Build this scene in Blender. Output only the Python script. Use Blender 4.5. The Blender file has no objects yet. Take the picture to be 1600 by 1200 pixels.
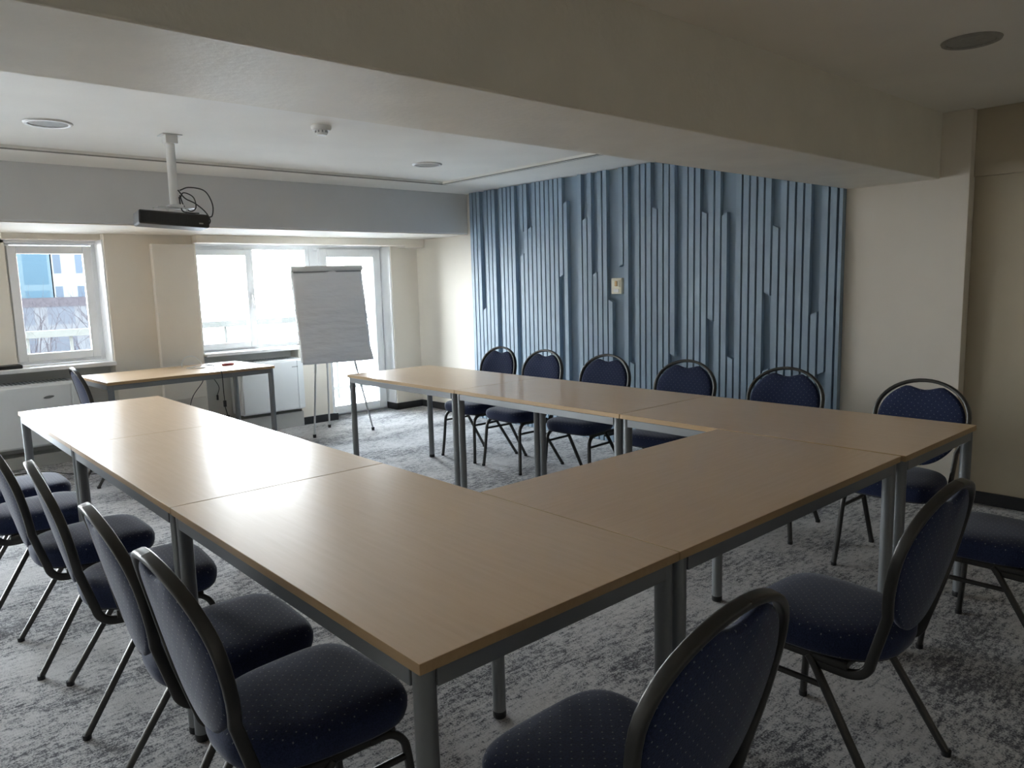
import bpy, bmesh, math, random
from math import sin, cos, pi, radians as R
from mathutils import Vector as V, Matrix

random.seed(7)
scene = bpy.context.scene
COL = scene.collection
FPX = 1163.93
LT, WT, HT = 1.307, 0.7485, 0.75      # one meeting table
TABLE_OFF = (0.011, -0.012)

# ------------------------------------------------------------------ materials
def nodes_of(name):
    m = bpy.data.materials.new(name); m.use_nodes = True
    nt = m.node_tree; nt.nodes.clear()
    out = nt.nodes.new('ShaderNodeOutputMaterial')
    b = nt.nodes.new('ShaderNodeBsdfPrincipled')
    nt.links.new(b.outputs[0], out.inputs[0])
    return m, nt, b, out

def setp(b, **k):
    names = {'col': 'Base Color', 'rough': 'Roughness', 'metal': 'Metallic', 'spec': 'Specular IOR Level',
             'coat': 'Coat Weight', 'coatr': 'Coat Roughness', 'sheen': 'Sheen Weight', 'sheenr': 'Sheen Roughness', 'ior': 'IOR'}
    for kk, v in k.items():
        b.inputs[names[kk]].default_value = (*v, 1) if isinstance(v, tuple) else v

def mapping(nt, scale, coord='Object', rot=(0, 0, 0)):
    tc = nt.nodes.new('ShaderNodeTexCoord'); mp = nt.nodes.new('ShaderNodeMapping')
    mp.inputs['Scale'].default_value = scale; mp.inputs['Rotation'].default_value = rot
    nt.links.new(tc.outputs[coord], mp.inputs[0]); return mp

def noise(nt, vec, scale=5, detail=4, rough=.5):
    n = nt.nodes.new('ShaderNodeTexNoise'); n.inputs['Scale'].default_value = scale
    n.inputs['Detail'].default_value = detail; n.inputs['Roughness'].default_value = rough
    nt.links.new(vec.outputs[0], n.inputs['Vector']); return n

def ramp(nt, fac, stops):
    r = nt.nodes.new('ShaderNodeValToRGB'); e = r.color_ramp.elements
    while len(e) < len(stops): e.new(.5)
    for el, (p, c) in zip(e, stops): el.position = p; el.color = (*c, 1) if len(c) == 3 else c
    nt.links.new(fac, r.inputs[0]); return r

def mathn(nt, op, a, b=None, c=None):
    m = nt.nodes.new('ShaderNodeMath'); m.operation = op
    for i, x in enumerate((a, b, c)):
        if x is None: continue
        if isinstance(x, (int, float)): m.inputs[i].default_value = x
        else: nt.links.new(x, m.inputs[i])
    return m.outputs[0]

def bump(nt, b, h, strength=.2, dist=.002):
    bp = nt.nodes.new('ShaderNodeBump'); bp.inputs['Strength'].default_value = strength
    bp.inputs['Distance'].default_value = dist
    nt.links.new(h, bp.inputs['Height']); nt.links.new(bp.outputs[0], b.inputs['Normal'])

def plain(name, col, rough=.5, var=.06, scale=6, bumps=None, **k):
    """a surface colour with slight procedural mottling"""
    m, nt, b, _ = nodes_of(name); setp(b, rough=rough, **k)
    mp = mapping(nt, (1, 1, 1)); n = noise(nt, mp, scale, 5)
    lo = tuple(max(0, c * (1 - var)) for c in col); hi = tuple(min(1, c * (1 + var)) for c in col)
    r = ramp(nt, n.outputs['Fac'], [(.3, lo), (.7, hi)])
    nt.links.new(r.outputs[0], b.inputs['Base Color'])
    if bumps:
        n2 = noise(nt, mp, bumps[0], 3); bump(nt, b, n2.outputs['Fac'], bumps[1], bumps[2])
    return m

M = {}
M['wall'] = plain('cream_paint', (.77, .72, .64), .75, .02, 3, (160, .25, .001))
M['beige'] = plain('beige_recess', (.50, .44, .33), .75, .02, 3, (160, .25, .001))  # darker and warmer than the cream, for the recessed stretch of wall
M['ceiling'] = plain('white_ceiling_paint', (.85, .835, .79), .8, .03, 2.2, (60, .2, .002))
M['beam'] = plain('beam_paint', (.77, .735, .65), .52, .04, 5, (45, .5, .003))
M['bulkhead'] = plain('backlit_grey_white', (.66, .66, .66), .75, .02, 3)  # grey of the backlit bulkhead face is put into the colour
M['pvc'] = plain('white_pvc', (.85, .86, .87), .3, .01, 4)
M['sill'] = plain('white_stone_sill', (.85, .85, .84), .25, .03, 8)
M['base'] = plain('anthracite_skirting', (.018, .018, .021), .5, .2, 10)
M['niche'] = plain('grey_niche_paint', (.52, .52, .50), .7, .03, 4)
M['convector'] = plain('white_enamel', (.78, .80, .81), .3, .01, 4)
M['badge'] = plain('grey_badge', (.25, .26, .27), .4)
M['alu'] = plain('grey_powder_coat', (.21, .22, .23), .42, .03, 12, metal=.35)
M['cap'] = plain('black_plastic', (.012, .012, .013), .45)
M['chair_metal'] = plain('bronze_grey_metal', (.065, .063, .060), .36, .08, 14, metal=.75)
M['blackbox'] = plain('black_projector_plastic', (.022, .02, .019), .5, .1)
M['white_metal'] = plain('white_painted_metal', (.7, .7, .69), .35)
M['silver'] = plain('silver_metal', (.55, .56, .57), .3, .03, metal=.7)
M['paper'] = None
M['cable_black'] = plain('black_cable_rubber', (.012, .012, .012), .5)
M['cable_white'] = plain('white_cable', (.7, .7, .7), .4)
M['red'] = plain('red_plastic', (.45, .12, .13), .35)
M['grille'] = plain('speaker_grille', (.30, .295, .27), .6, .1, 60)
M['switch'] = plain('ivory_plastic', (.74, .70, .55), .4)
M['amber'] = plain('amber_button', (.55, .33, .12), .4)
M['slat'] = plain('blue_grey_lacquer', (.25, .335, .42), .5, .05, 7)
M['backing'] = plain('blue_grey_backing', (.22, .30, .385), .55, .04, 5)
M['darkblue_tex'] = plain('seat_underside', (.02, .02, .025), .8)

def wood(name, a, bcol, rough, coat):
    m, nt, b, _ = nodes_of(name)
    mp = mapping(nt, (22, 1.3, 22)); n = noise(nt, mp, 3.2, 8, .62)
    mp2 = mapping(nt, (1, 1, 1)); n2 = noise(nt, mp2, 2.0, 3)
    f = mathn(nt, 'MULTIPLY_ADD', n.outputs['Fac'], .75, mathn(nt, 'MULTIPLY', n2.outputs['Fac'], .25))
    r = ramp(nt, f, [(.32, a), (.68, bcol)])
    nt.links.new(r.outputs[0], b.inputs['Base Color']); setp(b, rough=rough, spec=.4, coat=coat, coatr=.13)
    return m
M['beech'] = wood('beech_laminate', (.68, .47, .28), (.74, .53, .335), .38, .45)
M['beech_edge'] = wood('beech_edge_band', (.40, .26, .13), (.46, .31, .165), .45, 0)

# patterned navy upholstery with a grid of pale dots (one for seats in plan, one for backs in elevation)
def fabric(name, plane):
    m, nt, b, _ = nodes_of(name)
    tc = nt.nodes.new('ShaderNodeTexCoord'); sp = nt.nodes.new('ShaderNodeSeparateXYZ'); nt.links.new(tc.outputs['Object'], sp.inputs[0])
    cb = nt.nodes.new('ShaderNodeCombineXYZ')
    nt.links.new(sp.outputs['X' if plane == 'xy' else 'Y'], cb.inputs[0]); nt.links.new(sp.outputs['Y' if plane == 'xy' else 'Z'], cb.inputs[1])
    mp = nt.nodes.new('ShaderNodeMapping'); mp.inputs['Rotation'].default_value = (0, 0, pi / 4); nt.links.new(cb.outputs[0], mp.inputs[0])
    vo = nt.nodes.new('ShaderNodeTexVoronoi'); vo.voronoi_dimensions = '2D'; vo.inputs['Scale'].default_value = 46; vo.inputs['Randomness'].default_value = 0
    nt.links.new(mp.outputs[0], vo.inputs['Vector'])
    dot = mathn(nt, 'LESS_THAN', vo.outputs['Distance'], .085)
    sn = nt.nodes.new('ShaderNodeSeparateXYZ'); nt.links.new(tc.outputs['Normal'], sn.inputs[0])
    facing = mathn(nt, 'GREATER_THAN', mathn(nt, 'ABSOLUTE', sn.outputs['Z' if plane == 'xy' else 'X']), .5)
    dot = mathn(nt, 'MULTIPLY', dot, facing)
    mp2 = mapping(nt, (1, 1, 1)); n = noise(nt, mp2, 260, 3)
    n3 = noise(nt, mp2, 9, 3)
    r = ramp(nt, n.outputs['Fac'], [(.3, (.009, .016, .048)), (.75, (.026, .038, .098))])
    mx = nt.nodes.new('ShaderNodeMix'); mx.data_type = 'RGBA'
    nt.links.new(dot, mx.inputs[0]); nt.links.new(r.outputs[0], mx.inputs[6]); mx.inputs[7].default_value = (.16, .18, .22, 1)
    nt.links.new(mx.outputs[2], b.inputs['Base Color']); setp(b, rough=.85, spec=.25, sheen=.22, sheenr=.4)
    h = mathn(nt, 'ADD', n.outputs['Fac'], mathn(nt, 'MULTIPLY', n3.outputs['Fac'], 2.0))
    bump(nt, b, h, .35, .002)
    return m
M['fabric_seat'] = fabric('navy_dotted_fabric_seat', 'xy')
M['fabric_back'] = fabric('navy_dotted_fabric_back', 'yz')

def carpet():
    m, nt, b, _ = nodes_of('distressed_grey_carpet')
    mp = mapping(nt, (1, 3.2, 1)); streak = noise(nt, mp, 16, 8, .72)
    mp3 = mapping(nt, (2.2, 1, 1)); streak2 = noise(nt, mp3, 28, 6, .75)
    mp2 = mapping(nt, (.8, 1.5, 1)); blot = noise(nt, mp2, 1.7, 6, .62)
    mp4 = mapping(nt, (1, 1, 1)); grain = noise(nt, mp4, 170, 2, .5)
    s = mathn(nt, 'ADD', mathn(nt, 'MULTIPLY', streak.outputs['Fac'], .62), mathn(nt, 'MULTIPLY', streak2.outputs['Fac'], .38))
    f = mathn(nt, 'ADD', mathn(nt, 'MULTIPLY', s, .66), mathn(nt, 'MULTIPLY', blot.outputs['Fac'], .34))
    f = mathn(nt, 'ADD', f, mathn(nt, 'MULTIPLY', mathn(nt, 'SUBTRACT', grain.outputs['Fac'], .5), .24))
    r = ramp(nt, f, [(.42, (.56, .55, .55)), (.495, (.44, .435, .44)), (.53, (.20, .20, .21)), (.57, (.04, .04, .05))])
    nt.links.new(r.outputs[0], b.inputs['Base Color']); setp(b, rough=.95, spec=.15, sheen=.2)
    bump(nt, b, grain.outputs['Fac'], .5, .004)
    return m
M['carpet'] = carpet()

def glass_mat():
    m = bpy.data.materials.new('window_glass'); m.use_nodes = True; nt = m.node_tree; nt.nodes.clear()
    out = nt.nodes.new('ShaderNodeOutputMaterial'); mx = nt.nodes.new('ShaderNodeMixShader')
    tr = nt.nodes.new('ShaderNodeBsdfTransparent'); tr.inputs[0].default_value = (.96, .98, .98, 1)
    gl = nt.nodes.new('ShaderNodeBsdfGlossy'); gl.inputs['Roughness'].default_value = .01
    fr = nt.nodes.new('ShaderNodeFresnel'); fr.inputs[0].default_value = 1.45
    nt.links.new(fr.outputs[0], mx.inputs[0]); nt.links.new(tr.outputs[0], mx.inputs[1]); nt.links.new(gl.outputs[0], mx.inputs[2])
    nt.links.new(mx.outputs[0], out.inputs[0]); return m
M['glass'] = glass_mat()

def paper_mat():
    m, nt, b, _ = nodes_of('flip_chart_paper')
    setp(b, col=(.85, .84, .86), rough=.8)
    mp = mapping(nt, (1.2, 1, 5), rot=(0, R(14), 0)); n = noise(nt, mp, 2.6, 3, .45); bump(nt, b, n.outputs['Fac'], .9, .03)
    return m
M['paper'] = paper_mat()
M['facade_blue'] = None
def facade(name, base, lit, sx, sz, mortar=.18):
    m, nt, b, _ = nodes_of(name)
    tc = nt.nodes.new('ShaderNodeTexCoord'); sp = nt.nodes.new('ShaderNodeSeparateXYZ'); nt.links.new(tc.outputs['Object'], sp.inputs[0])
    cb = nt.nodes.new('ShaderNodeCombineXYZ')
    nt.links.new(mathn(nt, 'ADD', sp.outputs['X'], sp.outputs['Y']), cb.inputs[0]); nt.links.new(sp.outputs['Z'], cb.inputs[1])
    br = nt.nodes.new('ShaderNodeTexBrick'); br.offset = 0
    br.inputs['Color1'].default_value = (*base, 1); br.inputs['Color2'].default_value = (*[c * 1.12 for c in base], 1)
    br.inputs['Mortar'].default_value = (*lit, 1); br.inputs['Scale'].default_value = 1
    br.inputs['Mortar Size'].default_value = mortar; br.inputs['Brick Width'].default_value = sx; br.inputs['Row Height'].default_value = sz
    nt.links.new(cb.outputs[0], br.inputs['Vector']); nt.links.new(br.outputs[0], b.inputs['Base Color']); setp(b, rough=.5, spec=0)
    return m
M['facade_blue'] = facade('blue_glass_facade', (.018, .030, .039), (.028, .040, .047), 2.2, 3.0, .25)
M['facade_white'] = facade('pale_facade', (.024, .030, .038), (.06, .062, .06), 1.6, 3.2, .55)
M['facade_grey'] = facade('grey_facade', (.024, .026, .03), (.035, .036, .038), 2.4, 3.0, .4)
M['bark'] = plain('pale_bark', (.021, .019, .021), .9, .2, spec=0)
M['ground_out'] = plain('pale_street', (.62, .61, .60), .9, .1, .2)
M['concrete'] = plain('pale_balcony_concrete', (.60, .60, .59), .8, .05, 3)
M['rail_white'] = plain('white_rail_paint', (.075, .076, .072), .5, spec=0)

# ------------------------------------------------------------------ mesh helpers
def link(name, bm, mats, parent=None, smooth=None, bevel=None):
    me = bpy.data.meshes.new(name)
    bmesh.ops.recalc_face_normals(bm, faces=bm.faces)
    bm.to_mesh(me); bm.free()
    o = bpy.data.objects.new(name, me); COL.objects.link(o)
    for mm in (mats if isinstance(mats, (list, tuple)) else [mats]): me.materials.append(mm)
    if smooth is not None:
        me.shade_smooth()
        if smooth < 180:
            me.set_sharp_from_angle(angle=R(smooth))
    if bevel:
        md = o.modifiers.new('bevel', 'BEVEL'); md.width = bevel; md.segments = 2; md.limit_method = 'ANGLE'; md.angle_limit = R(40)
    if parent is not None: o.parent = parent
    return o

def tag(o, label=None, cat=None, group=None, kind=None):
    if label: o['label'] = label
    if cat: o['category'] = cat
    if group: o['group'] = group
    if kind: o['kind'] = kind
    return o

def empty(name, loc=(0, 0, 0), rz=0):
    o = bpy.data.objects.new(name, None); COL.objects.link(o); o.location = loc; o.rotation_euler = (0, 0, rz)
    o.empty_display_size = .1
    return o

def box(bm, x0, x1, y0, y1, z0, z1, mi=0, M4=None):
    vs = [bm.verts.new((x, y, z)) for x in (x0, x1) for y in (y0, y1) for z in (z0, z1)]
    if M4 is not None:
        for v in vs: v.co = M4 @ v.co
    for f in ((0, 1, 3, 2), (4, 6, 7, 5), (0, 4, 5, 1), (2, 3, 7, 6), (0, 2, 6, 4), (1, 5, 7, 3)):
        fc = bm.faces.new([vs[i] for i in f]); fc.material_index = mi
    return vs

def boxes(*bs):
    bm = bmesh.new()
    for b in bs: box(bm, *b)
    return bm

def circle_prof(r, n=12, r2=None):
    r2 = r2 or r
    return [(r * cos(2 * pi * i / n), r2 * sin(2 * pi * i / n)) for i in range(n)]

def rect_prof(a, b, c=.3):
    """rounded rectangle profile, half sizes a,b"""
    k = min(a, b) * c; P = []
    for sx, sy, st in ((1, 1, 0), (-1, 1, 90), (-1, -1, 180), (1, -1, 270)):
        for t in (0, 45, 90):
            P.append((sx * (a - k) + k * cos(R(st + t)), sy * (b - k) + k * sin(R(st + t))))
    return P

def sweep(bm, pts, prof, ref=V((0, 0, 1)), cap=True, closed=False, scales=None):
    pts = [V(p) for p in pts]; n = len(pts); rings = []
    prev = None
    for i, p in enumerate(pts):
        if closed: t = (pts[(i + 1) % n] - pts[i - 1])
        else: t = pts[min(i + 1, n - 1)] - pts[max(i - 1, 0)]
        t.normalize()
        a = prev if prev is not None else V(ref)
        a = a - t * a.dot(t)
        if a.length < 1e-4:
            a = V((1, 0, 0)) - t * t.x
            if a.length < 1e-3: a = V((0, 1, 0)) - t * t.y
        a.normalize(); b = t.cross(a); prev = a
        s = scales[i] if scales else 1
        rings.append([bm.verts.new(p + a * u * s + b * v * s) for u, v in prof])
    m = len(prof)
    for i in range(n if closed else n - 1):
        A, B = rings[i], rings[(i + 1) % n]
        for j in range(m): bm.faces.new((A[j], A[(j + 1) % m], B[(j + 1) % m], B[j]))
    if cap and not closed:
        bm.faces.new(rings[0][::-1]); bm.faces.new(rings[-1])
    return bm

def catmull(P, k=6):
    P = [V(p) for p in P]; out = []
    Q = [P[0] * 2 - P[1]] + P + [P[-1] * 2 - P[-2]]
    for i in range(1, len(Q) - 2):
        a, b, c, d = Q[i - 1:i + 3]
        for j in range(k):
            t = j / k
            out.append(.5 * ((2 * b) + (c - a) * t + (2 * a - 5 * b + 4 * c - d) * t * t + (3 * b - a - 3 * c + d) * t ** 3))
    out.append(P[-1]); return out

def tube(bm, pts, r, n=10, **k): return sweep(bm, pts, circle_prof(r, n), **k)

def lathe(bm, prof, n=32, c=(0, 0, 0)):
    rings = []
    for r, z in prof:
        if r < 1e-6: rings.append([bm.verts.new((c[0], c[1], c[2] + z))])
        else: rings.append([bm.verts.new((c[0] + r * cos(2 * pi * i / n), c[1] + r * sin(2 * pi * i / n), c[2] + z)) for i in range(n)])
    for A, B in zip(rings[:-1], rings[1:]):
        for j in range(n):
            j2 = (j + 1) % n
            if len(A) == 1 and len(B) == 1: continue
            if len(A) == 1: bm.faces.new((A[0], B[j], B[j2]))
            elif len(B) == 1: bm.faces.new((A[j], B[0], A[j2]))
            else: bm.faces.new((A[j], B[j], B[j2], A[j2]))
    return bm

def rings_mesh(bm, rings, cap0=True, cap1=True):
    vr = [[bm.verts.new(p) for p in r] for r in rings]; m = len(rings[0])
    for A, B in zip(vr[:-1], vr[1:]):
        for j in range(m): bm.faces.new((A[j], A[(j + 1) % m], B[(j + 1) % m], B[j]))
    if cap0: bm.faces.new(vr[0][::-1])
    if cap1: bm.faces.new(vr[-1])
    return bm

def struct(name, bm, mat, parent=None, smooth=None, bevel=None):
    o = link(name, bm, mat, parent, smooth, bevel)
    if parent is None: o['kind'] = 'structure'
    return o

def copy_tree(o, parent=None):
    c = o.copy(); COL.objects.link(c)
    if parent is not None: c.parent = parent
    for ch in list(o.children): copy_tree(ch, c)
    return c

# ------------------------------------------------------------------ room shell
XL, YB = -2.9, -3.4            # left and back wall, outside the frame
XR = 4.22                      # panel/pillar wall
YW = 6.05                      # front plane of the window wall piers
ZC = 2.30
floor = struct('floor', boxes((XL - .2, 4.6, YB - .2, 6.5, -.12, 0)), M['carpet'])

# ceiling with a shallow recessed tray between beam and bulkhead
bm = bmesh.new()
TX, TY = 3.553, 4.62           # tray edges
box(bm, XL - .2, 4.6, YB - .2, 1.0, ZC, ZC + .2)
box(bm, XL - .2, 4.6, TY, 6.5, ZC, ZC + .2)
box(bm, TX, 4.6, 1.0, TY, ZC, ZC + .2)
box(bm, XL - .2, TX, 1.0, TY, ZC + .022, ZC + .2)
ceiling = struct('ceiling', bm, M['ceiling'])
bm = boxes((XL, TX + .012, TY - .001, TY + .016, ZC - .003, ZC + .004), (TX - .001, TX + .014, 1.2, TY + .012, ZC - .003, ZC + .004),
           (TX + .045, TX + .051, 1.2, TY + .05, ZC - .0015, ZC + .002))
struct('trim_1', bm, M['grille'])  # strips along the tray edges, dark of the shadow gap put into their grey
# beam across the room
struct('trim_2', boxes((XL, XR + .02, .66, 1.20, 1.928, ZC + .05)), M['beam'], bevel=.006)
# bulkhead in front of the windows
bm = boxes((XL, 4.24, 5.13, 6.4, 1.90, ZC + .05))
struct('trim_3', bm, M['bulkhead'], bevel=.012)
struct('trim_4', boxes((XL, 4.24, 5.145, 6.4, 1.893, 1.899)), M['wall'])       # cream underside
struct('trim_5', boxes((3.99, 4.24, 5.93, 6.4, 1.805, 1.893)), M['wall'])      # dropped soffit in the corner
struct('trim_6', boxes((1.76, 4.00, 5.92, 6.10, 1.822, 1.893)), M['wall'], bevel=.004)   # curtain box
struct('trim_7', boxes((.33, 1.04, 6.14, 6.30, 1.845, 1.893)), M['wall'])      # blind box over small window

# right wall
struct('wall_right', boxes((XR, 4.5, .50, 5.0, 0, ZC), (4.245, 4.5, 5.0, 6.4, 0, ZC)), M['wall'], bevel=.003)
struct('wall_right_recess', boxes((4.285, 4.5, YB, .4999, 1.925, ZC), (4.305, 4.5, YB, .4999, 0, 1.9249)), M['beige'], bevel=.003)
struct('wall_left', boxes((XL - .15, XL, YB, 6.4, 0, ZC)), M['wall'])
struct('wall_back', boxes((XL, 4.5, YB - .15, YB, 0, ZC)), M['wall'])
# window wall: piers, niches, lintel
bm = bmesh.new()
Z2 = 1.9
box(bm, 1.035, 1.79, YW, 6.42, 0, Z2)                 # pier between the windows
box(bm, 2.73, 3.085, YW + .02, 6.42, 0, .80)          # pier beside door
box(bm, 3.90, 4.26, 6.085, 6.42, 0, Z2)               # pier at corner
box(bm, -.35, .36, 6.26, 6.42, .80, Z2); box(bm, -.80, -.765, YW, 6.42, 0, Z2)               # mullion pier
box(bm, XL, -2.6, YW, 6.42, 0, Z2)
wall_w = struct('wall_window', bm, M['wall'], bevel=.004)
bm = boxes((-.80, 1.035, 6.24, 6.42, 0, .80), (1.79, 2.73, 6.24, 6.42, 0, .80), 
           (-.80, 1.035, 6.05, 6.24, 0, .10), (1.79, 2.73, 6.03, 6.24, 0, .15))
struct('trim_8', bm, M['niche'])
struct('trim_9', boxes((1.395, 1.762, 5.985, YW, .42, 1.812)), M['wall'], bevel=.006)   # duct cover on the pier
# lintels above frames
struct('trim_10', boxes((XL, 4.0, 6.26, 6.42, 1.822, 1.893)), M['pvc'])

struct('trim_13', boxes((3.888, 3.901, 6.10, 6.30, 0, 1.82), (1.022, 1.036, 6.065, 6.30, .815, 1.845), (1.789, 1.802, 6.065, 6.30, .812, 1.82)), M['pvc'])   # white reveals
# window sills
s1 = struct('trim_11', boxes((-.80, 1.035, 5.99, 6.30, .782, .815)), M['sill'], bevel=.006)
s2 = struct('trim_12', boxes((1.79, 2.80, 5.985, 6.30, .782, .812)), M['sill'], bevel=.006)

# baseboards
bh = .075
struct('baseboard_window', boxes((2.73, 3.13, YW - .002, YW + .03, 0, bh), (3.885, 4.235, 6.072, 6.09, 0, bh), (3.884, 3.905, 6.072, 6.28, 0, bh)), M['base'], bevel=.002)
struct('baseboard_right', boxes((4.232, 4.25, 5.0, 6.075, 0, bh), (4.206, 4.225, .50, 1.24, 0, bh), (4.206, 4.31, .487, .505, 0, bh), (4.29, 4.31, YB, .49, 0, bh)), M['base'], bevel=.002)

# ---------------- windows and balcony door
def frame_bm(x0, x1, z0, z1, w, y0, y1, bm=None):
    bm = bm or bmesh.new()
    box(bm, x0, x0 + w, y0, y1, z0, z1); box(bm, x1 - w, x1, y0, y1, z0, z1)
    box(bm, x0 + w, x1 - w, y0, y1, z0, z0 + w); box(bm, x0 + w, x1 - w, y0, y1, z1 - w, z1)
    return bm
def handle(parent, x, z, y):
    bm = bmesh.new(); box(bm, x - .014, x + .014, y - .012, y, z - .035, z + .035)
    sweep(bm, catmull([(x, y - .005, z + .012), (x, y - .04, z + .012), (x, y - .046, z - .004), (x, y - .046, z - .125)], 5), rect_prof(.010, .008, .5))
    return link('handle', bm, M['pvc'], parent, smooth=50)
def sash(parent, x0, x1, z0, z1, w=.055, y=6.275, name='sash'):
    s = link(name, frame_bm(x0, x1, z0, z1, w, y, y + .05), M['pvc'], parent, bevel=.005)
    link('pane', boxes((x0 + w - .004, x1 - w + .004, y + .02, y + .026, z0 + w - .004, z1 - w + .004)), M['glass'], s)
    return s
# small window at left
w1 = struct('window_1', frame_bm(.352, 1.035, .815, 1.85, .045, 6.30, 6.37), M['pvc'], bevel=.004)
sash(w1, .372, .985, .845, 1.80, .066, 6.27)
# wide window
w2 = struct('window_2', frame_bm(1.79, 3.03, .80, 1.83, .045, 6.30, 6.37), M['pvc'], bevel=.004)
link('mullion', boxes((2.34, 2.42, 6.29, 6.36, .83, 1.80)), M['pvc'], w2, bevel=.004)
sa = sash(w2, 1.80, 2.395, .825, 1.785, .058, 6.265)
handle(w2, 2.375, 1.33, 6.268)
link('pane', boxes((2.412, 2.99, 6.32, 6.326, .855, 1.775)), M['glass'], w2)
# balcony door
bm = frame_bm(3.03, 3.90, 0.0, 1.83, .05, 6.295, 6.37); box(bm, 3.07, 3.135, 6.295, 6.37, .05, 1.78)
d1 = struct('door_1', bm, M['pvc'], bevel=.004)
link('leaf', frame_bm(3.125, 3.865, .02, 1.80, .088, 6.255, 6.31), M['pvc'], d1, bevel=.006)
link('pane', boxes((3.205, 3.775, 6.28, 6.286, .10, 1.715)), M['glass'], d1)
handle(d1, 3.165, 1.0, 6.257)
# unseen window added left of the frame to brighten the near room
w3 = struct('window_added', frame_bm(-2.6, -.80, .05, 1.85, .045, 6.30, 6.37), M['pvc'])
sash(w3, -2.58, -1.70, .08, 1.80, .066, 6.27); sash(w3, -1.70, -.82, .08, 1.80, .066, 6.27)
# ------------------------------------------------------------------ slatted feature panel
panel = empty('slatted_wall_panel', (XR, 3.1, 0))
tag(panel, 'blue-grey feature panel of raised vertical slats on the right wall', 'wall panel')
PX = XR - .002
bm = boxes((PX - .008, PX, 1.204, 5.0, 0, ZC - .004)); 
o = link('backing_board', bm, M['backing'], panel); o.location = -V(panel.location)
o['label'] = 'flat blue-grey backing board'
SD, SW = .040, .0425
MEAS = [4.967, 4.907, 4.842, 4.739, 4.681, 4.625, 4.515, 4.456, 4.401, 4.344, 4.228, 4.177, 4.11, 4.066, 4.004, 3.945, 3.887, 3.83, 3.767, 3.726, 3.666,
        3.496, 3.435, 3.384, 3.322, 3.27, 3.213, 3.151, 3.045, 2.989, 2.934, 2.874, 2.815, 2.755, 2.697, 2.647, 2.587, 2.533, 2.416, 2.358, 2.301, 2.243,
        2.185, 2.13, 2.074, 2.011, 1.962, 1.899, 1.842, 1.785, 1.728, 1.671, 1.61, 1.551, 1.496, 1.432, 1.368, 1.302, 1.243]
slots = [0]
for a_, b_ in zip(MEAS[:-1], MEAS[1:]): slots.append(slots[-1] + max(1, round((a_ - b_) / .0581)))
PP = (MEAS[0] - MEAS[-1]) / slots[-1]
T, B = ZC - .004, .004
# free-ended slats: measured position -> list of (bottom, top); everything else runs full height
PARTS = {4.739: [(B, T)], 4.228: [(1.864, T), (B, 1.661)], 4.11: [(B, 1.902)], 3.726: [(1.428, T)], 3.666: [(B, 2.091)], 3.435: [(B, 1.929)],
         3.322: [(B, 1.463)], 3.151: [(B, 1.228)], 3.045: [(1.497, T)], 2.934: [(B, .714)], 2.697: [(B, 1.953)], 2.533: [(.781, T)], 2.243: [(B, 1.879)],
         2.185: [(1.064, T)], 2.074: [(B, 1.855)], 2.011: [(B, .81)], 1.728: [(1.254, T), (B, .742)], 1.671: [(B, 1.736)], 1.368: [(B, 1.145)], 1.302: [(.723, T)]}
def slat(y, z0, z1, n, wd=SW):
    bm = bmesh.new(); x0, x1 = PX - .0078 - SD, PX - .0078
    vs = box(bm, x0, x1, y, y + wd, z0, z1)
    ch = 1 if n % 2 else -1
    for v in vs:        # bevel-cut free ends
        if z1 != T and v.co.z > z1 - 1e-6 and ((v.co.y > y + 1e-5) == (ch > 0)): v.co.z -= .022
        if z0 != B and v.co.z < z0 + 1e-6 and ((v.co.y > y + 1e-5) == (ch > 0)): v.co.z += .022
    o = link('slat', bm, M['slat'], panel); o.location = -V(panel.location)
for n, my in zip(slots, MEAS):
    y = .5 * (MEAS[0] - n * PP) + .5 * my
    y = MEAS[0] - n * PP
    for z0, z1 in PARTS.get(my, [(B, T)]): slat(y, z0, z1, n)
slat(1.2042, B, T, 99, .023)
slat(MEAS[0] - 3 * PP, B, 1.146, 3)

# wall controller on the panel
wc = empty('wall_controller', (PX - .008, 3.10, 1.34), 0)
tag(wc, 'small ivory wall controller with an amber dial on the blue slatted panel', 'switch')
link('housing', boxes((-.034, 0, -.062, .050, -.066, .066)), M['switch'], wc, bevel=.006)
link('cover_frame', boxes((-.040, -.034, -.045, .035, -.012, .052)), M['switch'], wc, bevel=.003)
link('dial', boxes((-.047, -.040, -.022, .004, -.002, .042)), M['amber'], wc, bevel=.004)
link('lower_key', boxes((-.038, -.034, -.032, .022, -.052, -.026)), M['white_metal'], wc, bevel=.002)

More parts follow.
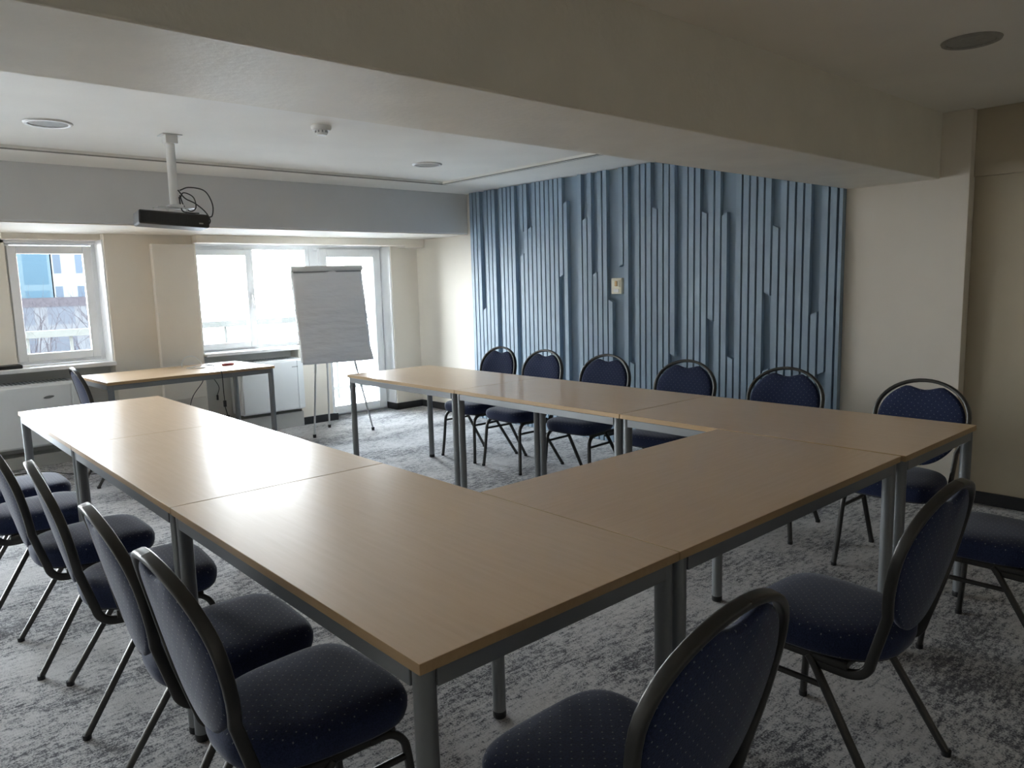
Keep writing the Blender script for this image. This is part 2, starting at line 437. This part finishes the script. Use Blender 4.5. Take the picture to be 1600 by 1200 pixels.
# ------------------------------------------------------------------ tables
def make_table():
    t = empty('meeting_table')
    hx, hy = WT / 2 - .0015, LT / 2 - .0015
    bm = boxes((-hx, hx, -hy, hy, HT - .022, HT))
    for f in bm.faces: f.material_index = 0
    bm.faces.ensure_lookup_table()
    for f in bm.faces:
        f.normal_update()
        if abs(f.calc_center_median().z - (HT - .011)) < .005: f.material_index = 1
    top = link('tabletop', bm, [M['beech'], M['beech_edge']], t, bevel=.0015)
    d = .033
    zr0, zr1 = HT - .060, HT - .024
    for sx in (-1, 1):
        link('rail', boxes((sx * (hx - .016) - .010, sx * (hx - .016) + .010, -hy + .042, hy - .042, zr0, zr1)), M['alu'], t, bevel=.002)
    for sy in (-1, 1):
        link('rail', boxes((-hx + .042, hx - .042, sy * (hy - .016) - .010, sy * (hy - .016) + .010, zr0, zr1)), M['alu'], t, bevel=.002)
    for sx in (-1, 1):
        for sy in (-1, 1):
            bm = bmesh.new(); r = .0215
            lathe(bm, [(0, .012), (r, .012), (r, HT - .022), (0, HT - .022)], 24, (sx * (hx - d + .006), sy * (hy - d + .006), 0))
            lg = link('leg', bm, M['alu'], t, smooth=40)
            bm = bmesh.new()
            lathe(bm, [(0, 0), (r * .92, 0), (r * 1.02, .004), (r * 1.02, .022), (r, .024), (0, .024)], 24, (sx * (hx - d + .006), sy * (hy - d + .006), 0))
            link('foot_cap', bm, M['cap'], lg, smooth=40)
    return t
proto = make_table()
ox, oy = TABLE_OFF
GT = 'beech meeting tables set in a U'
tabs = [  # x, y, rot, label
    (WT / 2, LT * .5, 0, 'beech meeting table nearest the camera, front corner of the left arm of the U'),
    (WT / 2, LT * 1.5, 0, 'beech meeting table in the middle of the left arm of the U'),
    (WT / 2, LT * 2.5, 0, 'beech meeting table at the window end of the left arm, white with window glare'),
    (WT + LT / 2, WT / 2, pi / 2, 'beech meeting table bridging the two arms of the U, turned crossways'),
    (WT * 1.5 + LT + ox, LT * .5 + oy, 0, 'beech meeting table at the right front corner beside the cream pillar'),
    (WT * 1.5 + LT + ox, LT * 1.5 + oy + .001, 0, 'beech meeting table in the middle of the right arm along the blue panel'),
    (WT * 1.5 + LT + ox, LT * 2.5 + oy + .002, 0, 'beech meeting table at the far end of the right arm next to the flip chart'),
]
for i, (x, y, rz, lb) in enumerate(tabs):
    t = proto if i == 0 else copy_tree(proto)
    t.location = (x, y, 0); t.rotation_euler = (0, 0, rz); tag(t, lb, 'table', GT)
desk = copy_tree(proto); desk.name = 'side_table'
desk.location = (1.335, 5.355, 0); desk.rotation_euler = (0, 0, pi / 2 + R(3.0))
tag(desk, 'narrow beech side table with dark underframe standing alone below the windows', 'table')

# ------------------------------------------------------------------ chairs
HB = .868      # top of the back
def make_chair():
    t = empty('banquet_chair')
    # back plane: u along the slope, y across
    b0, b1 = V((-.165, 0, .43)), V((-.262, 0, HB))
    def bp(u, y, off=0):       # u in 0..1 from bottom to top
        p = b0.lerp(b1, u); n = V((b1 - b0).cross(V((0, 1, 0)))).normalized()
        if n.x < 0: n = -n
        curve = .020 * (1 - (y / .22) ** 2)
        return V((p.x, y, p.z)) + n * (off - curve)
    nrm = V((b1 - b0)).cross(V((0, 1, 0))).normalized()
    if nrm.x < 0: nrm = -nrm
    # ---- back frame: half path from top centre, over the oval, down and under the seat
    HWB, uc = .213, .60
    prof = rect_prof(.0135, .0085, .6)
    bm = bmesh.new()
    for s in (-1, 1):
        P = []
        for k in range(0, 17):
            a = pi / 2 - (pi / 2 + R(35)) * k / 16
            yy = HWB * cos(a); uu = uc + ((1 - uc) * .985 if sin(a) > 0 else .62) * sin(a)
            P.append(bp(uu, s * yy))
        low = [V((-.160, s * .169, .410)), V((-.150, s * .167, .378)), V((-.130, s * .167, .356)), V((-.100, s * .168, .347)), V((-.055, s * .170, .347)), V((.0, s * .172, .350))]
        path = P + catmull([P[-1], *low], 4)[1:]
        sweep(bm, path, prof, ref=nrm)
    link('back_frame', bm, M['chair_metal'], t, smooth=50)
    # ---- upholstered back panel
    bm = bmesh.new(); N = 56; rings = []
    def outline(sc, off):
        r = []
        for k in range(N):
            a = 2 * pi * k / N
            yy = .199 * cos(a); du = sin(a)
            u = .56 + (.405 if du > 0 else .50) * du
            z = u
            if du > 0 and abs(yy) < .085: z -= .075 * (cos(pi * yy / .17)) ** 1.3
            if du <= 0: yy *= 1 - .10 * abs(du)
            cy, cu = 0, .52
            r.append(bp(cu + (z - cu) * sc, yy * sc, off))
        return r
    for sc, off in ((.05, -.009), (.5, -.009), (.95, -.008), (.995, -.004), (1, .004), (.985, .012), (.93, .018), (.7, .022), (.35, .024), (.05, .024)):
        rings.append(outline(sc, off))
    rings_mesh(bm, rings)
    link('backrest', bm, M['fabric_back'], t, smooth=60)
    # ---- seat cushion
    def so(sc, z, shrink=0):
        r = []; N2 = 64
        for k in range(N2):
            a = 2 * pi * k / N2; c, s_ = cos(a), sin(a); p = 4.2 if c > 0 else 2.6
            x = abs(c) ** (2 / p) * (1 if c > 0 else -1); y = abs(s_) ** (2 / p) * (1 if s_ > 0 else -1)
            X = .025 + (.205 - shrink) * x; Y = (.208 - .016 * (1 - x) - shrink) * y
            r.append(V((.02 + (X - .02) * sc, Y * sc, z)))
        return r
    bm = bmesh.new()
    lv = [(.9, .378, 0), (1, .379, .006), (1, .386, .001), (1, .404, -.004), (1, .424, -.005), (1, .438, .000), (1, .447, .010), (1, .452, .024), (.8, .456, .022), (.5, .459, .01), (.2, .460, 0), (.03, .460, 0)]
    rings_mesh(bm, [so(a, b, c) for a, b, c in lv])
    link('seat', bm, M['fabric_seat'], t, smooth=70)
    bm = bmesh.new(); rings_mesh(bm, [so(.92, .372), so(.95, .374), so(.95, .3785)])
    link('seat_base', bm, M['darkblue_tex'], t, smooth=50)
    # ---- under-frame
    tp = rect_prof(.0115, .0095, .7)
    bm = bmesh.new()
    for s in (-1, 1):
        sweep(bm, [(.165, s * .176, .366), (-.10, s * .172, .366)], tp)
    sweep(bm, [(.10, -.176, .364), (.10, .176, .364)], tp); sweep(bm, [(-.085, -.172, .364), (-.085, .172, .364)], tp)
    link('seat_frame', bm, M['chair_metal'], t, smooth=50)
    for s in (-1, 1):
        bm = bmesh.new()
        fr = catmull([(.10, s * .178, .366), (.148, s * .180, .364), (.182, s * .184, .338), (.194, s * .187, .29), (.205, s * .197, .14), (.217, s * .208, .012)], 6)
        sweep(bm, fr, tp, ref=V((0, 1, 0)))
        g = link('leg', bm, M['chair_metal'], t, smooth=50)
        bm = bmesh.new(); lathe(bm, [(0, 0), (.013, 0), (.0135, .016), (0, .018)], 14, (.2178, s * .2085, 0)); link('foot_cap', bm, M['cap'], g, smooth=50)
        bm = bmesh.new()
        rr = [(.005, s * .178, .366), (-.012, s * .180, .345), (-.22, s * .206, .012)]
        sweep(bm, rr, tp, ref=V((0, 1, 0)))
        g = link('leg', bm, M['chair_metal'], t, smooth=50)
        bm = bmesh.new(); lathe(bm, [(0, 0), (.013, 0), (.0135, .016), (0, .018)], 14, (-.222, s * .2065, 0)); link('foot_cap', bm, M['cap'], g, smooth=50)
        bm = bmesh.new()
        sweep(bm, [(.193, s * .187, .295), (-.043, s * .184, .295)], rect_prof(.008, .007, .7))
        link('stretcher', bm, M['chair_metal'], t, smooth=50)
    return t
chair = make_chair()
GC = 'navy banquet chairs around the tables'
CH = [  # x, y, rotation (deg, direction faced), label
    (.02, .575, 0, 'navy dotted banquet chair at the left arm, nearest the camera, its whole seat in view'),
    (.015, 1.04, -2, 'navy dotted banquet chair second from the camera in the left row'),
    (0, 1.725, -5, 'navy banquet chair third from the camera in the left row, beside the double table legs'),
    (-.05, 2.28, 0, 'navy banquet chair in the left row whose back is cut by the left picture edge'),
    (-.14, 2.90, 0, 'navy banquet chair in the left row second farthest, only its window-lit seat in view'),
    (-.12, 3.42, 0, 'navy banquet chair farthest back in the left row, only its pale-lit seat showing'),
    (3.10, 3.655, 180, 'navy banquet chair farthest back along the blue panel, beside the cream corner'),
    (3.10, 3.13, 180, 'navy banquet chair second from the far end along the blue slatted panel'),
    (3.09, 2.465, 184, 'navy banquet chair third from the far end, behind the middle table of the right arm'),
    (3.09, 1.78, 186, 'navy banquet chair fourth from the far end, its back right of the wall controller'),
    (3.075, 1.075, 188, 'navy banquet chair before the right edge of the blue panel'),
    (2.985, .345, 181, 'navy banquet chair against the cream pillar at the right end of the tables'),
    (.385, -.105, 90, 'navy banquet chair in the bottom foreground, its dark back cut by the lower picture edge'),
    (1.375, -.11, 89, 'navy banquet chair right foreground seen whole from behind, angled rear legs'),
    (2.40, -.26, 90, 'dark banquet chair cut by the right picture edge, only seat and stretcher showing'),
    (.80, 5.10, -2, 'bright blue banquet chair at the left end of the side table by the window'),
]
for i, (x, y, a, lb) in enumerate(CH):
    c = chair if i == 0 else copy_tree(chair)
    c.location = (x, y, 0); c.rotation_euler = (0, 0, R(a)); tag(c, lb, 'chair', GC)

# ------------------------------------------------------------------ flip chart
fc = empty('flip_chart', (2.79, 5.42, 0))
tag(fc, 'flip chart easel with a blank grey-lit paper pad in front of the balcony door', 'flip chart')
BL, BR, TL, TR = V((2.449, 5.418, .689)), V((3.128, 5.299, .686)), V((2.457, 5.555, 1.58)), V((3.136, 5.435, 1.585))
def bpnt(u, v, off=0):
    p = BL.lerp(BR, u).lerp(TL.lerp(TR, u), v)
    n = (BR - BL).cross(TL - BL).normalized()
    if n.y > 0: n = -n
    return p + n * off
def fl(name, bm, mat, parent=fc, **k):
    for v in bm.verts: v.co -= V(fc.location)
    o = link(name, bm, mat, parent, **k)
    return o
def slab(u0, u1, v0, v1, o0, o1):
    bm = bmesh.new(); vs = [bm.verts.new(bpnt(u, v, o)) for u in (u0, u1) for v in (v0, v1) for o in (o0, o1)]
    for f in ((0, 1, 3, 2), (4, 6, 7, 5), (0, 4, 5, 1), (2, 3, 7, 6), (0, 2, 6, 4), (1, 5, 7, 3)): bm.faces.new([vs[i] for i in f])
    return bm
board = fl('board', slab(0, 1, .02, 1.0, -.022, -.004), M['white_metal'], bevel=.003)
bm = bmesh.new(); NU, NV = 22, 30; g = []
for j in range(NV + 1):
    row = []
    for i in range(NU + 1):
        u, v = i / NU, j / NV
        w = .010 * sin(7 * v + 3.2 * u) * (1 - v) + .009 * sin(17 * v - 5 * u + 1) * (.4 + .6 * sin(3 * u + 4 * v) ** 2) + .006 * sin(31 * v - 7 * u) * (.5 + .5 * sin(5 * u))
        curl = .05 * max(0, (u - .72) / .28) ** 2 * max(0, (.16 - v) / .16)
        row.append(bm.verts.new(bpnt(.005 + .985 * u, -.004 + .965 * v + .02 * curl, .012 + w * .6 + curl)))
    g.append(row)
for j in range(NV):
    for i in range(NU): bm.faces.new((g[j][i], g[j][i + 1], g[j + 1][i + 1], g[j + 1][i]))
pad = fl('paper_pad', bm, M['paper'], smooth=180)
md = pad.modifiers.new('thick', 'SOLIDIFY'); md.thickness = .006; md.offset = 1
bm = bmesh.new()
sweep(bm, [bpnt(.0, .985, .018), bpnt(.5, .985, .018), bpnt(1.0, .985, .018)], circle_prof(.026, 20, .022))
fl('clamp_roll', bm, M['white_metal'], smooth=50)
fl('clamp_bar', slab(.03, .99, .945, .957, .008, .022), M['badge'])
for nm, u0, u1, v0 in (('side_arm', -.035, 0, .33), ('side_arm', -.02, 0, .21), ('side_arm', 1, 1.03, .37)):
    fl(nm, slab(u0, u1, v0, v0 + .008, -.01, -.002), M['badge'])
apex = V((2.80, 5.53, 1.50))
for foot, top in ((V((2.50, 5.36, 0)), V((2.70, 5.535, 1.42))), (V((3.067, 5.255, 0)), V((2.88, 5.51, 1.42))), (V((2.844, 5.715, 0)), V((2.80, 5.56, 1.45)))):
    bm = bmesh.new(); mid = foot.lerp(top, .42)
    tube(bm, [foot + V((0, 0, .02)), mid], .0085, 10); tube(bm, [mid, top], .011, 10)
    lg = fl('leg', bm, M['silver'], smooth=50)
    bm = bmesh.new(); lathe(bm, [(0, 0), (.014, 0), (.016, .03), (0, .034)], 12, foot)
    cp = fl('rubber_foot', bm, M['cap'], lg, smooth=50)

# ------------------------------------------------------------------ convectors
def convector(x0, x1, z0, z1, y0, label, badge):
    c = empty('convector_heater', ((x0 + x1) / 2, y0 + .1, z0))
    tag(c, label, 'heater')
    def L(name, bm, mat, **k):
        for v in bm.verts: v.co -= V(c.location)
        return link(name, bm, mat, c, **k)
    L('casing', boxes((x0, x1, y0 + .012, 6.24, z0, z1)), M['convector'], bevel=.02)
    L('front_cover', boxes((x0 + .012, x1 - .075, y0, y0 + .02, z0 + .012, z1 - .02)), M['convector'], bevel=.008)
    L('side_cap', boxes((x1 - .068, x1 - .004, y0 - .001, y0 + .02, z0 + .012, z1 - .02)), M['convector'], bevel=.008)
    bm = bmesh.new()
    bx, bz = badge
    if badge[0] < 1.5:
        vs = [bm.verts.new((bx + .038 * cos(2 * pi * k / 24), y0 - .003 + q, bz + .011 * sin(2 * pi * k / 24) + .1 * .038 * cos(2 * pi * k / 24))) for q in (0, .004) for k in range(24)]
        bm.faces.new(vs[:24]); bm.faces.new(vs[24:][::-1])
        for k in range(24): bm.faces.new((vs[k], vs[(k + 1) % 24], vs[24 + (k + 1) % 24], vs[24 + k]))
        lo = L('badge', bm, M['badge'])
    else:
        for k in range(5): box(bm, bx + k * .013, bx + k * .013 + .009, y0 - .002, y0 + .002, bz, bz + .009)
        L('badge', bm, M['badge'])
    bm = bmesh.new()
    n = int((x1 - x0 - .1) / .03)
    for k in range(n): box(bm, x0 + .05 + k * .03, x0 + .065 + k * .03, y0 + .05, 6.2, z1 - .001, z1 + .002)
    L('grille', bm, M['badge'])
convector(-.75, .735, .175, .69, 5.955, 'long white convector heater under the small left window', (.50, .575))
convector(2.08, 2.725, .185, .70, 5.955, 'short white convector heater left of the flip chart legs', (2.60, .615))

# ------------------------------------------------------------------ ceiling equipment
def round_vent(x, y, z, r, label):
    v = empty('ceiling_speaker', (x, y, z)); tag(v, label, 'ceiling speaker', 'round ceiling speakers')
    bm = bmesh.new(); lathe(bm, [(r * .80, -.001), (r * .80, -.007), (r * .88, -.011), (r * .97, -.008), (r, -.001)], 48)
    link('rim', bm, M['grille'] if y < 1 else M['white_metal'], v, smooth=60)
    bm = bmesh.new(); lathe(bm, [(0, -.0045), (r * .5, -.0045), (r * .8, -.004), (r * .8, -.0005), (0, -.0005)], 48)
    link('grille', bm, M['grille'], v, smooth=30)
    return v
round_vent(.278, 3.80, ZC + .022, .120, 'round flush ceiling speaker at the far left of the ceiling tray')
round_vent(2.845, 3.868, ZC + .022, .117, 'round flush ceiling speaker between the smoke detector and the blue panel')
round_vent(2.80, .083, ZC, .108, 'round ceiling speaker in the dark near ceiling at the top right')
sd = empty('smoke_detector', (1.52, 3.06, ZC + .022)); tag(sd, 'white smoke detector on the ceiling right of the projector mount', 'smoke detector')
bm = bmesh.new(); lathe(bm, [(0, 0), (.058, 0), (.058, -.012), (.052, -.022), (.048, -.026), (0, -.026)], 32); link('base', bm, M['white_metal'], sd, smooth=40)
bm = bmesh.new(); lathe(bm, [(.036, -.026), (.034, -.034), (.036, -.040), (.028, -.052), (0, -.054)], 28); link('sensor_head', bm, M['white_metal'], sd, smooth=40)
bm = bmesh.new()
for k in range(10):
    a = 2 * pi * k / 10; box(bm, .030, .037, -.004, .004, -.040, -.027, M4=Matrix.Rotation(a, 4, 'Z'))
link('vent_ribs', bm, M['badge'], sd)

pm = empty('projector', (.895, 3.79, 1.86)); tag(pm, 'black ceiling projector with looping cables on a white pole', 'projector')
def PL(name, bm, mat, parent=pm, **k):
    for v in bm.verts: v.co -= V(pm.location)
    return link(name, bm, mat, parent, **k)
zt = ZC + .022
mt = PL('ceiling_mount', boxes((.85, .965, 3.735, 3.845, zt - .004, zt), (.872, .942, 3.755, 3.825, zt - .05, zt - .004)), M['white_metal'], bevel=.003)
bm = bmesh.new(); tube(bm, [(.905, 3.79, zt - .045), (.903, 3.79, 2.05), (.902, 3.79, 1.905)], .026, 20); PL('pole', bm, M['white_metal'], smooth=50)
PL('bracket', boxes((.79, 1.01, 3.74, 3.76, 1.892, 1.898), (.79, 1.01, 3.82, 3.84, 1.892, 1.898), (.87, .935, 3.73, 3.85, 1.896, 1.912), (.84, .85, 3.74, 3.75, 1.862, 1.897), (.95, .96, 3.74, 3.75, 1.862, 1.897)), M['silver'])
Rm = Matrix.Translation((.885, 3.82, 1.822)) @ Matrix.Rotation(R(-9), 4, 'Z') @ Matrix.Rotation(R(3.5), 4, 'Y')
bm = bmesh.new(); box(bm, -.195, .195, -.13, .13, -.040, .040, M4=Rm); bd = PL('body', bm, M['blackbox'], bevel=.010)
bm = bmesh.new()
for k in range(9): box(bm, -.185 + k * .006, -.182 + k * .006, -.133, -.128, -.030, .030, M4=Rm)
for k in range(22): box(bm, -.10 + k * .009, -.096 + k * .009, -.132, -.128, -.020, .026, M4=Rm)
PL('vent_grille', bm, M['cap'], bd)
bm = bmesh.new(); box(bm, .135, .158, -.134, -.129, -.020, -.012, M4=Rm); PL('maker_label', bm, M['grille'], bd)
for pts in ([(.935, 3.78, 2.0), (.99, 3.77, 2.02), (1.07, 3.74, 2.0), (1.10, 3.71, 1.92), (1.09, 3.70, 1.85), (1.06, 3.69, 1.835), (1.05, 3.70, 1.80)],
            [(.92, 3.765, 2.0), (.95, 3.74, 1.95), (1.0, 3.72, 1.92), (1.05, 3.70, 1.87), (1.075, 3.70, 1.82), (1.06, 3.70, 1.79)],
            [(.93, 3.77, 1.97), (.945, 3.75, 1.90), (.98, 3.74, 1.875), (1.01, 3.74, 1.90), (1.0, 3.745, 1.96), (.95, 3.76, 1.985), (.93, 3.77, 1.95)],
            [(.925, 3.77, 1.96), (.93, 3.75, 1.88), (.96, 3.73, 1.865), (1.02, 3.72, 1.862)]):
    bm = bmesh.new(); tube(bm, catmull(pts, 7), .0038, 8); PL('cable', bm, M['cable_black'], smooth=180)

# ------------------------------------------------------------------ things on the side table and sill
pk = bmesh.new(); lathe(pk, [(0, 0), (.042, 0), (.047, .006), (.046, .016), (.036, .022), (0, .023)], 28)
pk = link('plastic_puck', pk, M['red'], smooth=50); pk.location = (1.765, 5.42, HT); pk.scale = (1.15, .8, 1)
tag(pk, 'small round red plastic puck lying on the side table', 'puck')
bm = bmesh.new()
tube(bm, catmull([(1.64, 5.60, HT + .004), (1.66, 5.48, HT + .004), (1.62, 5.34, HT + .005), (1.56, 5.20, HT + .005), (1.53, 5.03, HT + .006), (1.535, 4.975, HT + .005), (1.537, 4.958, HT - .03), (1.538, 4.955, HT - .18), (1.54, 4.955, HT - .24)], 7), .0035, 8)
box(bm, 1.530, 1.550, 4.946, 4.964, HT - .285, HT - .235); tube(bm, [(1.54, 4.955, HT - .285), (1.555, 4.953, HT - .36)], .004, 8)
box(bm, 1.545, 1.567, 4.942, 4.962, HT - .40, HT - .355)
c1 = link('video_cable', bm, M['cable_black'], smooth=60); tag(c1, 'black cable with a connector block hanging over the front edge of the side table', 'cable')
bm = bmesh.new()
tube(bm, catmull([(1.66, 5.57, HT - .08), (1.69, 5.56, HT - .13), (1.72, 5.55, HT - .20), (1.70, 5.55, HT - .27)], 7), .003, 8); box(bm, 1.693, 1.707, 5.543, 5.557, HT - .31, HT - .265)
tube(bm, [(1.66, 5.57, HT - .082), (1.65, 5.575, HT - .023)], .003, 8)
c2 = link('power_cable', bm, M['cable_black'], smooth=60); tag(c2, 'thin kinked black cable hanging below the side table, right of the thicker one', 'cable')
bm = bmesh.new()
tube(bm, catmull([(1.47, 5.15, HT - .023), (1.46, 5.2, HT - .10), (1.42, 5.35, HT - .24), (1.42, 5.5, HT - .45), (1.43, 5.6, .15), (1.45, 5.7, .006)], 7), .003, 8)
c3 = link('floor_cable', bm, M['cable_black'], smooth=60); tag(c3, 'thin dark cable dropping from the side table to the floor, left of the thicker one', 'cable')
bm = bmesh.new()
loop = [(1.44, 5.60, HT + .004), (1.46, 5.66, HT + .03), (1.50, 5.68, HT + .075), (1.56, 5.67, HT + .08), (1.60, 5.62, HT + .04), (1.58, 5.55, HT + .005), (1.50, 5.50, HT + .004), (1.43, 5.46, HT + .004), (1.45, 5.38, HT + .004), (1.53, 5.36, HT + .004), (1.58, 5.42, HT + .004)]
tube(bm, catmull(loop, 7), .0035, 8)
c4 = link('white_cable_coil', bm, M['cable_white'], smooth=180); tag(c4, 'loosely coiled white cable on the side table below the wide window', 'cable')
bm = bmesh.new(); box(bm, -.16, .19, -.07, .07, 0, .028)
FLEAD = [(-.1, 5.88, .004), (.22, 5.85, .004), (.40, 5.77, .004), (.51, 5.56, .004), (.64, 5.40, .004), (.90, 5.38, .004), (1.2, 5.6, .004)]
bm2 = bmesh.new(); tube(bm2, catmull(FLEAD, 7), .003, 6)
c5 = link('floor_lead', bm2, M['cable_black'], smooth=180); tag(c5, 'thin dark cable lying on the carpet behind the left row of chairs', 'cable')
dv = link('sill_box', bm, M['cap'], bevel=.006); dv.location = (.17, 6.11, .8155); tag(dv, 'flat black box lying on the left windowsill, cut by the picture edge', 'box')
bm = bmesh.new(); box(bm, -.012, .0, -.02, .02, -.035, .035)
cl = link('blind_cord_holder', bm, M['pvc'], bevel=.003); cl.location = (1.0345, 6.12, .87); tag(cl, 'tiny white cord holder on the reveal of the small window', 'holder')

# ------------------------------------------------------------------ outside
GZ = -7.0
g = link('street_ground', boxes((-90, 120, -60, 160, GZ - .5, GZ)), M['ground_out']); g['kind'] = 'structure'
bl = link('balcony_slab', boxes((-4, 7, 6.42, 7.75, -.22, -.03)), M['concrete']); tag(bl, 'pale concrete balcony floor outside the balcony door', 'balcony')
rl = empty('balcony_railing', (1, 7.62, 0)); tag(rl, 'white balcony railing with a broad top beam outside the windows', 'railing')
o = link('top_beam', boxes((-5, 6, -.05, .05, .975, 1.045)), M['rail_white'], rl, bevel=.005)
for x in (-4.3, -2.9, -1.5, -.35, .03, 1.6, 3.0, 4.4):
    bm = bmesh.new(); tube(bm, [(x, 0, -.03), (x, 0, .98)], .016, 10); link('post', bm, M['rail_white'], rl, smooth=50)
link('bottom_rail', boxes((-5, 6, -.02, .02, .08, .12)), M['rail_white'], rl)
def building(name, x0, x1, y0, y1, z1, mat, lb, roof=None):
    b = empty(name, ((x0 + x1) / 2, (y0 + y1) / 2, GZ)); tag(b, lb, 'building')
    w, d = (x1 - x0) / 2, (y1 - y0) / 2
    link('walls', boxes((-w, w, -d, d, 0, z1 - GZ)), mat, b)
    link('roof', boxes((-w - .04, w + .04, -d - .04, d + .04, z1 - GZ, z1 - GZ + .6)), roof or M['concrete'], b)
building('office_tower', -6, 12.35, 70, 84, 9.2, M['facade_blue'], 'tall blue glass office block seen through the small window')
building('apartment_block', 12.45, 20, 70, 84, 8.6, M['facade_white'], 'pale apartment block right of the blue office block through the small window')
building('long_garage', -14, 15, 58, 66, .6, M['facade_grey'], 'long low grey building beyond the bare trees', M['bark'])

def tree(x, y, h, seed, lb):
    rnd = random.Random(seed); t = empty('bare_tree', (x, y, GZ)); tag(t, lb, 'tree', 'bare winter trees outside')
    bm = bmesh.new(); bt = bmesh.new()
    def grow(p, d, ln, r, depth):
        q = p + d * ln
        sweep(bm if depth >= 5 else bt, [p, p.lerp(q, .5) + V((rnd.uniform(-.03, .03), rnd.uniform(-.03, .03), 0)) * ln, q], circle_prof(r, 5 if depth > 2 else 3), scales=[1, .85, .7])
        if depth == 0: return
        for k in range(3 if depth > 2 else 2):
            nd = (d + V((rnd.uniform(-.75, .75), rnd.uniform(-.75, .75), rnd.uniform(-.15, .5)))).normalized()
            grow(p.lerp(q, rnd.uniform(.65, 1)), nd, ln * rnd.uniform(.62, .8), r * .52, depth - 1)
    grow(V((0, 0, 0)), V((0, 0, 1)), h * .3, .16, 6)
    link('trunk', bm, M['bark'], t); link('branches', bt, M['bark'], t)
tree(3.9, 29, 11.0, 3, 'bare tree nearest the balcony, left in the small window')
tree(8.2, 39, 11.0, 5, 'bare tree at the middle of the small window view')
tree(5.0, 54, 12.0, 8, 'bare tree in front of the blue office block')
tree(11.0, 45, 10.5, 13, 'bare tree in front of the pale apartment block')

# ------------------------------------------------------------------ light
w = bpy.data.worlds.new('overcast'); scene.world = w; w.use_nodes = True
nt = w.node_tree; nt.nodes.clear()
out = nt.nodes.new('ShaderNodeOutputWorld'); bg = nt.nodes.new('ShaderNodeBackground')
tc = nt.nodes.new('ShaderNodeTexCoord'); sp = nt.nodes.new('ShaderNodeSeparateXYZ'); nt.links.new(tc.outputs['Generated'], sp.inputs[0])
rp = ramp(nt, sp.outputs['Z'], [(0, (.97, .98, 1.0)), (.25, (.90, .95, 1.0)), (.6, (.36, .42, .50))])
nt.links.new(rp.outputs[0], bg.inputs[0]); bg.inputs[1].default_value = 14.0
nt.links.new(bg.outputs[0], out.inputs[0])
def portal(x0, x1, z0, z1):
    l = bpy.data.lights.new('daylight_portal', 'AREA'); l.shape = 'RECTANGLE'; l.size = x1 - x0; l.size_y = z1 - z0; l.cycles.is_portal = True
    o = bpy.data.objects.new('daylight_portal', l); COL.objects.link(o); o.location = ((x0 + x1) / 2, 6.40, (z0 + z1) / 2); o.rotation_euler = (R(-90), 0, 0)
for a in ((.36, 1.03, .82, 1.84), (1.80, 3.02, .82, 1.81), (3.05, 3.89, .02, 1.81), (-2.58, -.82, .08, 1.82)): portal(*a)

# ------------------------------------------------------------------ camera
r = V((0.74479976, -0.66674768, -0.02684868)); u = V((0.10988785, 0.08286683, 0.99048359)); f = V((0.65817777, 0.74066228, -0.13498666))
cam = bpy.data.cameras.new('camera'); co = bpy.data.objects.new('camera', cam); COL.objects.link(co)
m = Matrix(((r.x, u.x, -f.x, -.66605), (r.y, u.y, -f.y, -1.00791), (r.z, u.z, -f.z, 1.39299), (0, 0, 0, 1)))
co.matrix_world = m; cam.sensor_width = 36; cam.lens = FPX / 1600 * 36; cam.clip_start = .05; cam.clip_end = 400
scene.camera = co

vs = scene.view_settings; vs.view_transform = 'Standard'; vs.look = 'None'; vs.gamma = 1; vs.use_curve_mapping = False
vs.exposure = 1.88
cy = scene.cycles
cy.use_denoising = True; cy.max_bounces = 12; cy.diffuse_bounces = 8; cy.glossy_bounces = 4; cy.transparent_max_bounces = 12
cy.sample_clamp_indirect = 6; cy.caustics_reflective = False; cy.caustics_refractive = False
